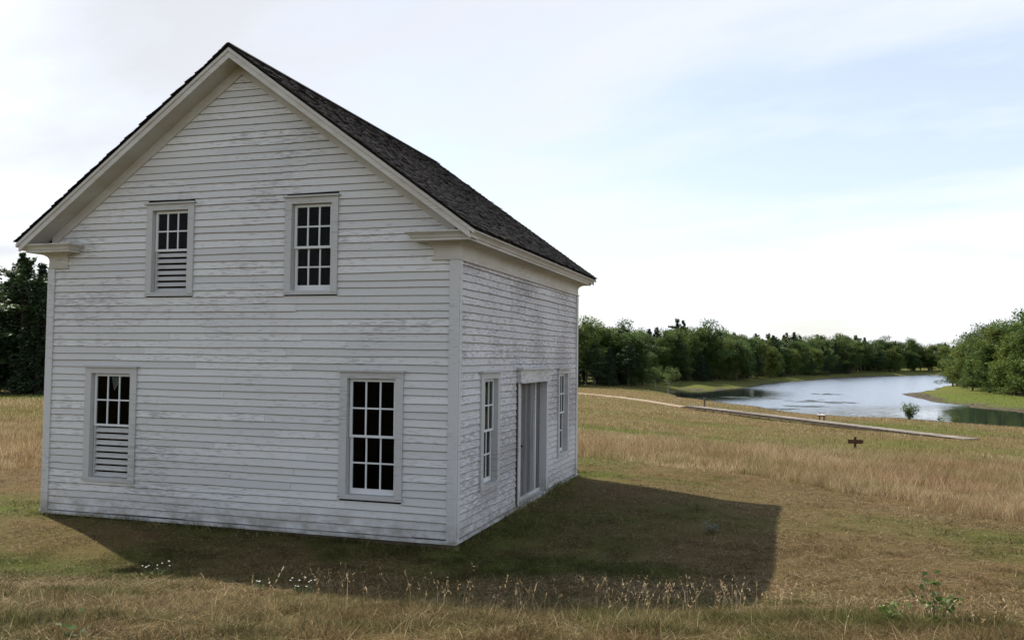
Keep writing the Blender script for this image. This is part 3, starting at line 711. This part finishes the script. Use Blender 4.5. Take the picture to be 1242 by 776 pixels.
# right bank
RG='leafy trees on the right bank'
for (x,y,h,k) in [(47.5,207,9.5,'edge'),(46.5,198,10.5,'edge'),(43.6,180,8.5,'edge'),(46.5,182,12.5,'broad'),(45.8,170,10.5,'edge'),(49.5,176,14.0,'broad'),(47.6,163,11.5,'edge'),(51.5,166,15.0,'broad'),(50.6,157,12.5,'edge'),(55,160,16.5,'broad'),(54.5,150,13.0,'edge'),(59,155,17.5,'broad'),(59,146,14,'edge'),(64,152,17,'broad'),(53,188,15,'pine'),(58,175,17,'pine'),(62,168,17,'broad'),(66,144,15,'edge'),(70,155,18,'broad'),(50,192,13,'broad'),(56,200,14,'broad'),(47,238,8,'edge'),(46.4,228,9,'edge'),(45.6,216,9.5,'edge'),(50,234,11,'broad'),(49.5,222,12,'broad'),(49,208,13,'broad'),(44.3,174,6,'edge'),(46.2,166,7,'edge'),(48.8,160,7.5,'edge'),(52.2,153,8,'edge'),(56.5,147.5,8,'edge'),(61,142,8.5,'edge'),(42.2,188,6,'edge'),(45,192,8,'edge'),(49,170,12,'broad'),(68,140,11,'edge')]:
    tree(k,rt.randrange(3),x,y,h*1.07,{'broad':'tall leafy tree in the clump on the grassy right bank','edge':'low-branched leafy tree along the front of the right bank clump','pine':'tall feathery pine behind the leafy clump on the right bank'}[k],RG,True,1.3)
# treeline beyond the meadow and along the far bank
SH=np.array([(-66,122),(-48,136),(-31,150),(-22,166),(-27,188),(-17,203),(-9,226),(-2,264),(12,322),(25,366),(66,470),(120,490),(170,503)],float)
seg=np.hypot(*np.diff(SH,axis=0).T); LL=np.r_[0,np.cumsum(seg)]
for row,(off,step) in enumerate(((0,5.0),(4.5,6.0),(10,7.0),(18,9.0))):
    s=rt.uniform(0,3)
    while s<LL[-1]:
        x=np.interp(s,LL,SH[:,0]); y=np.interp(s,LL,SH[:,1]); x2=np.interp(s+1,LL,SH[:,0]); y2=np.interp(s+1,LL,SH[:,1])
        tx,ty=x2-x,y2-y; q=math.hypot(tx,ty) or 1; nxx,nyy=-ty/q,tx/q
        o=off+rt.uniform(-1.8,2.5); X=x+nxx*o; Y=y+nyy*o
        near=Y<232; dd=math.hypot(X-4.6,Y+12)
        base=11.8+ (1.0 if dd>230 else 0)+(1.5 if dd>360 else 0)
        if row==0: k=rt.choice(['edge','edge','edge','broad','pine','cone']); h=base*rt.uniform(.55,.95)
        elif row==1: k=rt.choice(['broad','broad','edge','pine','cone']); h=base*rt.uniform(.75,1.15)
        else: k=rt.choice(['broad','pine','cone','cone','pine','broad','broad']); h=base*rt.uniform(.92,1.2 if k in('pine','cone') else 1.06)
        far='near the cove left of the river' if near else 'in the far treeline across the river'
        lab={'edge':'low-branched leafy tree at the front '+far,'broad':'rounded leafy tree '+far,'pine':'feathery dark pine rising '+far,'cone':'pointed dark spruce rising '+far}[k]
        tree(k,rt.randrange(3),X,Y,h,lab,('trees by the cove' if near else 'far treeline trees'),near and row<2,rt.uniform(1.15,1.4) if k in('pine','cone') else rt.uniform(.95,1.45))
        s+=step*rt.uniform(.8,1.25)*(1.0 if dd<250 else 1.35)
for (x,y,h) in ((34,398,7),(40,410,8),(47,425,8),(54,440,8),(60,455,9),(67,468,9),(76,474,9),(85,478,10),(95,482,10),(106,487,10),(116,491,10),(127,495,10),(138,498,10),(150,501,10),(72,480,12),(90,487,12),(110,494,13),(130,500,13)):
    tree('edge',rt.randrange(3),x+rt.uniform(-2,2),y+rt.uniform(-1,4),h,'low bushy tree along the waterline in the far treeline across the river','far treeline trees',False,1.7)
tree('sparse',0,-15.6,152.5,5.2,'pale thin leaning tree at the water edge by the cove',None,True,1.25,rz=.2)
tree('sparse',0,-18.5,156.5,5.0,'small thin-leaved tree among fallen branches beside the cove',None,True,1.2,rz=2.2)

# ------------------------------------------------------------------ shrubs and weeds
def shrub(name,x,y,h,w,n,leaf,mat,label,cat,seed,stems=9,group=None,spread=1.0):
    rng=np.random.default_rng(seed); rd=random.Random(seed); g=float(ground_z(x,y)); o=empty(name,(x,y,g),label,cat,group)
    st=MB(); cs=[];ts=[]
    for i in range(stems):
        az=i*6.283/stems+rd.uniform(-.4,.4); r=w*.5*rd.uniform(.25,1)*spread; hh=h*rd.uniform(.6,1)*(1-.25*r/w)
        p=[(0.02*math.cos(az),.02*math.sin(az),-.03),(r*.35*math.cos(az),r*.35*math.sin(az),hh*.45),(r*math.cos(az),r*math.sin(az),hh)]
        st.tube(p,[h*.010,h*.007,h*.003],5)
        m=n//stems; f=rng.uniform(.3,1.05,m)
        P=np.stack([np.interp(f,[0,.45,1.05],[a[k] for a in p]) for k in range(3)],1)+rng.normal(0,leaf*.75,(m,3)); cs.append(P); ts.append(np.clip(rng.normal(rd.uniform(.3,.7),.2,m),0,1))
    c=np.concatenate(cs); c[:,2]=np.maximum(c[:,2],.02); V,F,t=leaf_cloud(c,np.full(len(c),leaf),np.concatenate(ts),.3,rng)
    link('stems',st.mesh('stems',M['post']),o); link('leaves',np_mesh('leaves',V,F,None,[mat],None,{'tone':t}),o); return o
shrub('waterside_shrub',18.3,95,2.1,2.1,900,.19,M['broad'],'small rounded bush standing alone on the near river bank','shrub',1,11)
shrub('waterside_shrub',20.9,91.5,.7,.9,80,.2,M['broad'],'tiny low bush right of the rounded bush on the near bank','shrub',2,6)
shrub('waterside_shrub',22.3,91.0,.8,.8,80,.2,M['broad'],'second tiny low bush, the one nearer the dark water','shrub',12,6)
shrub('leafy_weed',5.80,-4.35,.40,.52,95,.055,M['weed'],'broad-leaved dark green weed in the foreground grass at right','weed',3,9)
shrub('leafy_weed',5.42,-4.65,.20,.30,60,.045,M['weed'],'smaller green weed just left of the broad-leaved weed','weed',4,6)
shrub('weed_sprig',.43,-7.70,.13,.12,14,.055,M['weed'],'bright yellow-green sprig at the bottom left foreground','weed',5,3)
shrub('pale_plant',3.52,2.4,.17,.34,90,.05,M['paleweed'],'small silvery plant in the house shadow on the lawn','weed',6,8)
def flowers(x,y,n,r,h,label,seed):
    rd=random.Random(seed); g=float(ground_z(x,y)); o=empty('wildflower',(x,y,g),label,'wildflower'); st=MB(); pt=MB(); lv=MB()
    for i in range(n):
        a=rd.uniform(0,6.28); q=r*math.sqrt(rd.random()); hh=h*rd.uniform(.55,1.05); X=q*math.cos(a);Y=q*math.sin(a)*.6
        st.tube([(X*.5,Y*.5,-.02),(X*.8,Y*.8,hh*.6),(X,Y,hh)],[.0035,.003,.002],4)
        for k in range(5):
            b=k*1.2566+a; e=.0095; c=Vector((X,Y,hh)); d1=Vector((math.cos(b),math.sin(b),.25))*e; d2=Vector((-math.sin(b),math.cos(b),0))*e*.45
            pt.hexa([c-d2*.4,c+d2*.4,c+d1+d2,c+d1-d2,c-d2*.4+Vector((0,0,.003)),c+d2*.4+Vector((0,0,.003)),c+d1+d2+Vector((0,0,.003)),c+d1-d2+Vector((0,0,.003))])
        for k in range(3):
            z=hh*rd.uniform(.1,.6); b=rd.uniform(0,6.28); c=Vector((X*.7,Y*.7,z)); d1=Vector((math.cos(b),math.sin(b),.3))*.05; d2=Vector((-math.sin(b),math.cos(b),0))*.008
            lv.hexa([c-d2,c+d2,c+d1+d2*.3,c+d1-d2*.3,c-d2+Vector((0,0,.002)),c+d2+Vector((0,0,.002)),c+d1+d2*.3+Vector((0,0,.002)),c+d1-d2*.3+Vector((0,0,.002))])
    link('stems',st.mesh('stems',M['weed']),o); link('petals',pt.mesh('petals',M['petal']),o); link('leaves',lv.mesh('leaves',M['weed']),o)
flowers(-2.75,-3.05,10,.20,.20,'leftmost clump of tiny white wildflowers, at the shadow edge',1)
flowers(-.98,-3.45,4,.10,.16,'small sparse clump of white wildflowers, middle of the three',2)
flowers(-.38,-3.58,11,.19,.17,'rightmost clump of white wildflowers left of the grass stalks',3)

# ------------------------------------------------------------------ grass
def mk_grass():
    m,nt,out=new_mat('grass_blades'); N=NT(nt); t=N.attr('tone'); g=N.attr('green'); rd=N.attr('red')
    dry=N.ramp(t,[(0,(.11,.072,.034)),(.4,(.285,.20,.096)),(.8,(.46,.35,.195)),(1,(.68,.58,.41))])
    dry=N.mix(N.math('MULTIPLY',rd,.65),dry,N.ramp(t,[(0,(.16,.083,.046)),(1,(.43,.275,.165))]))
    grn=N.ramp(t,[(0,(.042,.065,.012)),(.6,(.115,.145,.030)),(1,(.20,.22,.06))])
    col=N.mix(g,dry,grn)
    a=N.bsdf(None,col,.7,.15); b=N.n('BsdfTranslucent'); N.link(col,b.inputs[0])
    x=N.n('MixShader'); x.inputs[0].default_value=.42; N.link(a.outputs[0],x.inputs[1]); N.link(b.outputs[0],x.inputs[2]); N.link(x.outputs[0],out.inputs[0]); return m
M['grass']=mk_grass()
def scatter(n,d0,d1,half=.66,power=2.0):
    d=(RNG.uniform(d0**power,d1**power,n))**(1/power); a=math.radians(107.2)+RNG.uniform(-half,half,n)
    return CAMXY[0]+d*np.cos(a),CAMXY[1]+d*np.sin(a)
def keep(x,y):
    k=~((x>-W-.05)&(x<.05)&(y>-.05)&(y<D+.05)); k&=sdist(x,y)>.8; k&=seg_dist(x,y,PATH)>1.9; k&=seg_dist(x,y,PATH2)>.7
    return k
def gz_fast(x,y):
    i=np.clip(np.searchsorted(gx,x)-1,0,nx-2); j=np.clip(np.searchsorted(gy,y)-1,0,ny-2)
    fx_=(x-gx[i])/(gx[i+1]-gx[i]); fy_=(y-gy[j])/(gy[j+1]-gy[j]); Z=GZ.reshape(ny,nx)
    return (Z[j,i]*(1-fx_)+Z[j,i+1]*fx_)*(1-fy_)+(Z[j+1,i]*(1-fx_)+Z[j+1,i+1]*fx_)*fy_
def blades(x,y,h,w,lean,tone_mu=.5,segs=2,green=None,red=None):
    n=len(x); z=gz_fast(x,y)-.008; az=RNG.uniform(0,6.28,n); fa=RNG.uniform(0,6.28,n)
    bend=lean*h*RNG.uniform(.2,1.3,n)*np.where((RNG.random(n)<.6)&(lean>1.3),2.6,1.0); dx=np.cos(az)*bend; dy=np.sin(az)*bend; wx=np.cos(fa)*w/2; wy=np.sin(fa)*w/2
    V=np.stack([np.stack([x-wx,y-wy,z],1),np.stack([x+wx,y+wy,z],1),
                np.stack([x+wx*.75+dx*.35,y+wy*.75+dy*.35,z+h*.55*np.sqrt(np.clip(1-(bend/h)**2*.3,.12,1))],1),np.stack([x-wx*.75+dx*.35,y-wy*.75+dy*.35,z+h*.55*np.sqrt(np.clip(1-(bend/h)**2*.3,.12,1))],1),
                np.stack([x+dx,y+dy,z+h*np.sqrt(np.clip(1-(bend/h)**2*.3,.10,1))],1)],1)
    t=np.clip(RNG.normal(tone_mu,.30,n)-.13*np.clip((-y-2.6)/1.2,0,1)+.6*(vnoise(x,y,.19,61)-.5)+.7*(vnoise(x,y,.07,63)-.5)*np.clip(1.6-np.hypot(x-4.6,y+12)/30,0,1)+.35*(vnoise(x,y,1.1,62)-.5),0,1); g=np.clip((greenness(x,y) if green is None else green)*RNG.uniform(.4,1.5,n)+(RNG.random(n)<.08)*.5,0,1); r=np.clip((redness(x,y) if red is None else red)+RNG.normal(0,.25,n),0,1)
    return V,t,g,r
def grass(name,parts,label):
    V=np.concatenate([p[0] for p in parts]); n=len(V); b=np.arange(n)*5
    F4=np.stack([b,b+1,b+2,b+3],1); F3=np.stack([b+3,b+2,b+4],1)
    rep=lambda k: np.repeat(np.concatenate([p[k] for p in parts]),5)
    o=link(name,np_mesh(name,V.reshape(-1,3),F4,F3,[M['grass']],{'tone':rep(1),'green':rep(2),'red':rep(3)})); tag(o,label,'grass',None,'stuff')
    print(name,n)
# short dry turf round the house and on the bank
P=[]
for (n,d0,d1,h,w) in ((190000,3.8,8.5,.075,.0050),(270000,8.5,14,.056,.0062),(210000,14,24,.056,.0095),(60000,24,42,.07,.018)):
    x,y=scatter(n,d0,d1); k=keep(x,y); x,y=x[k],y[k]; tl=tallness(x,y); k=(tl<.4)|(RNG.random(len(x))<.25); x,y=x[k],y[k]
    c=np.clip(vnoise(x,y,.35,41)*1.2,.35,1.25)*(1+.5*(greenness(x,y)>.5)); bank=np.clip((-y-2.6)/1.6,0,1)
    hh=h*c*RNG.uniform(.45,1.35,len(x))*(1+.2*bank)
    P.append(blades(x,y,hh,w*RNG.uniform(.6,1.2,len(x)),1.35))
# loose cut straw lying on the lawn
for (n,d0,d1,h,w) in ((30000,4,8.5,.09,.006),(70000,8.5,15,.085,.010),(50000,15,27,.10,.016)):
    x,y=scatter(n,d0,d1); k=keep(x,y)&(tallness(x,y)<.4); x,y=x[k],y[k]; k=RNG.random(len(x))<np.clip(vnoise(x,y,.8,77)*1.8-.3,.1,1); x,y=x[k],y[k]
    V_,t_,g_,r_=blades(x,y,RNG.uniform(.5,1.3,len(x))*h*.5,w*RNG.uniform(.5,1.2,len(x)),2.6,.5,green=np.clip(greenness(x,y)*.5,0,1)); t_=np.where(RNG.random(len(x))<.6,RNG.uniform(.75,1,len(x)),RNG.uniform(0,.2,len(x))); V_[:,:,2]+=.012; P.append((V_,t_,g_,r_))
grass('short_grass',P,'short dry mown grass around the house and on the near bank')
def along(n,u0,u1,F2,w):
    u=RNG.uniform(u0,u1,n); d=np.abs(RNG.normal(0,w,n))+.03; return F2(u,d)
x1,y1=along(1500,-W-.2,.1,lambda u,d:(u,-d),.09); x2,y2=along(2200,-.1,D+.3,lambda u,d:(d,u),.10); x3,y3=along(500,-.3,2,lambda u,d:(-W-d,u),.15)
x=np.r_[x1,x2,x3]; y=np.r_[y1,y2,y3]; hh=RNG.uniform(.05,.16,len(x))*np.clip(.3+1.2*vnoise(x,y,.45,71),.4,1.4)
P.append(blades(x,y,hh,np.full(len(x),.007),.7,.4,green=np.full(len(x),.75)))
x,y=scatter(3500,3.8,9); k=keep(x,y)&(RNG.random(len(x))<np.clip((-y-2.2)/1.5,.05,1)); x,y=x[k],y[k]
P.append(blades(x,y,RNG.uniform(.08,.20,len(x)),np.full(len(x),.0042),1.3,.5))
grass('grass',P,'longer grass and weeds against the house sill and scattered over the bank')
# tall standing grass
P=[]
for (n,d0,d1,h,w) in ((150000,13,26,.34,.0055),(190000,22,42,.40,.009),(120000,36,70,.38,.017),(80000,60,115,.36,.035),(26000,110,190,.4,.09)):
    x,y=scatter(n,d0,d1); k=keep(x,y); k&=seg_dist(x,y,np.array([BA0[:2],BA1[:2]]))>1.5; x,y=x[k],y[k]; tl=tallness(x,y); k=(tl>.35)&((y<200)); x,y,tl=x[k],y[k],tl[k]
    zone=np.where(y>29+3*(vnoise(x,y,6,51)-.5),.50,1.0); zone=np.where((x<-5)&(y<40),.75,zone)
    hh=h*zone*(.35+.65*tl)*np.clip(.45+.9*vnoise(x,y,1.6,42),.4,1.25)*RNG.uniform(.55,1.15,len(x))
    P.append(blades(x,y,hh,w*RNG.uniform(.6,1.2,len(x)),.75,.55))
grass('tall_grass',P,'tall tan and reddish meadow grass between house and river')
# dry seed stalks along the crest of the bank
P=[]
rs=np.random.default_rng(5)
xs=[];ys=[]
for cx,cy,nn,sp in ((-.1,-3.3,34,.25),(.75,-3.45,10,.3),(1.55,-3.7,26,.4),(2.4,-3.7,34,.4),(3.1,-3.5,44,.35),(3.8,-3.2,40,.4),(4.3,-2.9,22,.35),(4.6,-4.6,20,.6),(5.4,-5.0,16,.5),(3.4,-5.4,22,.8),(6.1,-4.2,20,.6),(1.5,-5.6,14,.9),(5.9,-5.3,12,.3)):
    xs.append(rs.normal(cx,sp,nn)); ys.append(rs.normal(cy,sp*.45,nn))
x=np.concatenate(xs); y=np.concatenate(ys)
hh=rs.uniform(.13,.38,len(x)); P.append(blades(x,y,hh,np.full(len(x),.0036),.38,.62,green=np.zeros(len(x)),red=np.zeros(len(x))))
V0=P[0][0]; tip=V0[:,4]; mid=(V0[:,2]+V0[:,3])/2
hv=[]
for k in range(5): # seed heads: small bracts round the top of each stalk
    f=rs.uniform(.35,1.05,len(x))[:,None]; c=mid+(tip-mid)*f; d=rs.normal(0,1,(len(x),3))*.010; e=(tip-mid)/np.linalg.norm(tip-mid,axis=1)[:,None]*.018; s_=np.cross(e,d); s_=s_/np.linalg.norm(s_,axis=1)[:,None]*.0034
    hv.append((np.stack([c-s_,c+s_,c+e*.6+d+s_*.8,c+e*.6+d-s_*.8,c+e+d],1),np.clip(rs.normal(.7,.2,len(x)),0,1),np.zeros(len(x)),np.zeros(len(x))))
grass('seed_stalks',P+hv,'dry pale seed stalks standing along the near bank')

# ------------------------------------------------------------------ sky, sun, camera
EL,AZ=R(44.8),R(180-28.5)       # towards the sun, azimuth from +x
SUN=Vector((math.cos(EL)*math.cos(AZ),math.cos(EL)*math.sin(AZ),math.sin(EL)))
w=bpy.data.worlds.new('World'); sc.world=w; w.use_nodes=True; nt=w.node_tree; N=NT(nt)
bg=nt.nodes['Background']; bg.inputs['Strength'].default_value=.125
sky=N.n('TexSky',sky_type='NISHITA'); sky.sun_disc=False; sky.sun_elevation=EL; sky.sun_rotation=math.atan2(SUN.x,SUN.y); sky.air_density=1.0; sky.dust_density=1.5; sky.ozone_density=1.2
gen=N.n('TexCoord').outputs['Generated']; sep=N.n('SeparateXYZ'); N.link(gen,sep.inputs[0])
zc=N.math('ADD',N.math('MAXIMUM',sep.outputs[2],0.0),.16)
cmb=N.n('CombineXYZ'); N.link(N.math('DIVIDE',sep.outputs[0],zc),cmb.inputs[0]); N.link(N.math('DIVIDE',sep.outputs[1],zc),cmb.inputs[1]); cmb.inputs[2].default_value=CLOUD_SEED
rot=N.n('Mapping'); rot.inputs['Rotation'].default_value=(0,0,R(17)); N.link(cmb.outputs[0],rot.inputs['Vector'])
n1=N.noise(rot.outputs[0],(.55,1.0,1),6,.5); n2=N.noise(rot.outputs[0],(1.3,2.8,1),5,.55)
cl=N.math('ADD',N.math('MULTIPLY',n1,.72),N.math('MULTIPLY',n2,.28))
cl=N.ramp(cl,[(.38,.40),(.49,.78),(.58,1.0)])
cl=N.math('MULTIPLY',cl,N.ramp(sep.outputs[2],[(.38,1),(.62,.22)]))   # cover thinned overhead, out of view, so ground shade stays dark
dt=N.n('VectorMath',operation='DOT_PRODUCT'); N.link(gen,dt.inputs[0]); dt.inputs[1].default_value=tuple(SUN)
ph=N.math('POWER',N.math('MULTIPLY',N.math('ADD',dt.outputs['Value'],1.0),.5),1.5)   # unseen cloud away from the sun brightened as fill for the shaded walls
vm=N.n('VectorMath',operation='SCALE'); vm.inputs[0].default_value=CLOUD; N.link(N.math('SUBTRACT',1.30,N.math('MULTIPLY',ph,.70)),vm.inputs['Scale'])
mixc=N.mix(cl,sky.outputs[0],vm.outputs[0])
N.link(mixc,bg.inputs['Color'])
sl=bpy.data.lights.new('sun','SUN'); sl.energy=4.8; sl.angle=R(.55); sl.color=(1,.93,.82); so=bpy.data.objects.new('sun',sl); C.objects.link(so); so.rotation_euler=(-SUN).to_track_quat('-Z','Y').to_euler()
cd=bpy.data.cameras.new('camera'); cam=bpy.data.objects.new('camera',cd); C.objects.link(cam); sc.camera=cam
f,pitch,roll,yaw=1058.887,.0410511,.0111718,.2998417
cd.sensor_fit='HORIZONTAL'; cd.sensor_width=36; cd.lens=f/1242*36; cd.clip_start=.05; cd.clip_end=5000
fw=Vector((-math.sin(yaw)*math.cos(pitch),math.cos(yaw)*math.cos(pitch),math.sin(pitch))); rt_=Vector((math.cos(yaw),math.sin(yaw),0)); up=rt_.cross(fw)
r2=rt_*math.cos(roll)+up*math.sin(roll); u2=-rt_*math.sin(roll)+up*math.cos(roll)
mx=Matrix.Identity(4)
for i in range(3): mx[i][0]=r2[i]; mx[i][1]=u2[i]; mx[i][2]=-fw[i]
mx.translation=Vector((4.6188,-12.1553,2.74498)); cam.matrix_world=mx
sc.render.resolution_x=1024; sc.render.resolution_y=639
sc.render.engine='CYCLES'
sc.view_settings.view_transform='Standard'; sc.view_settings.look='None'; sc.view_settings.gamma=1; sc.view_settings.exposure=EXPO
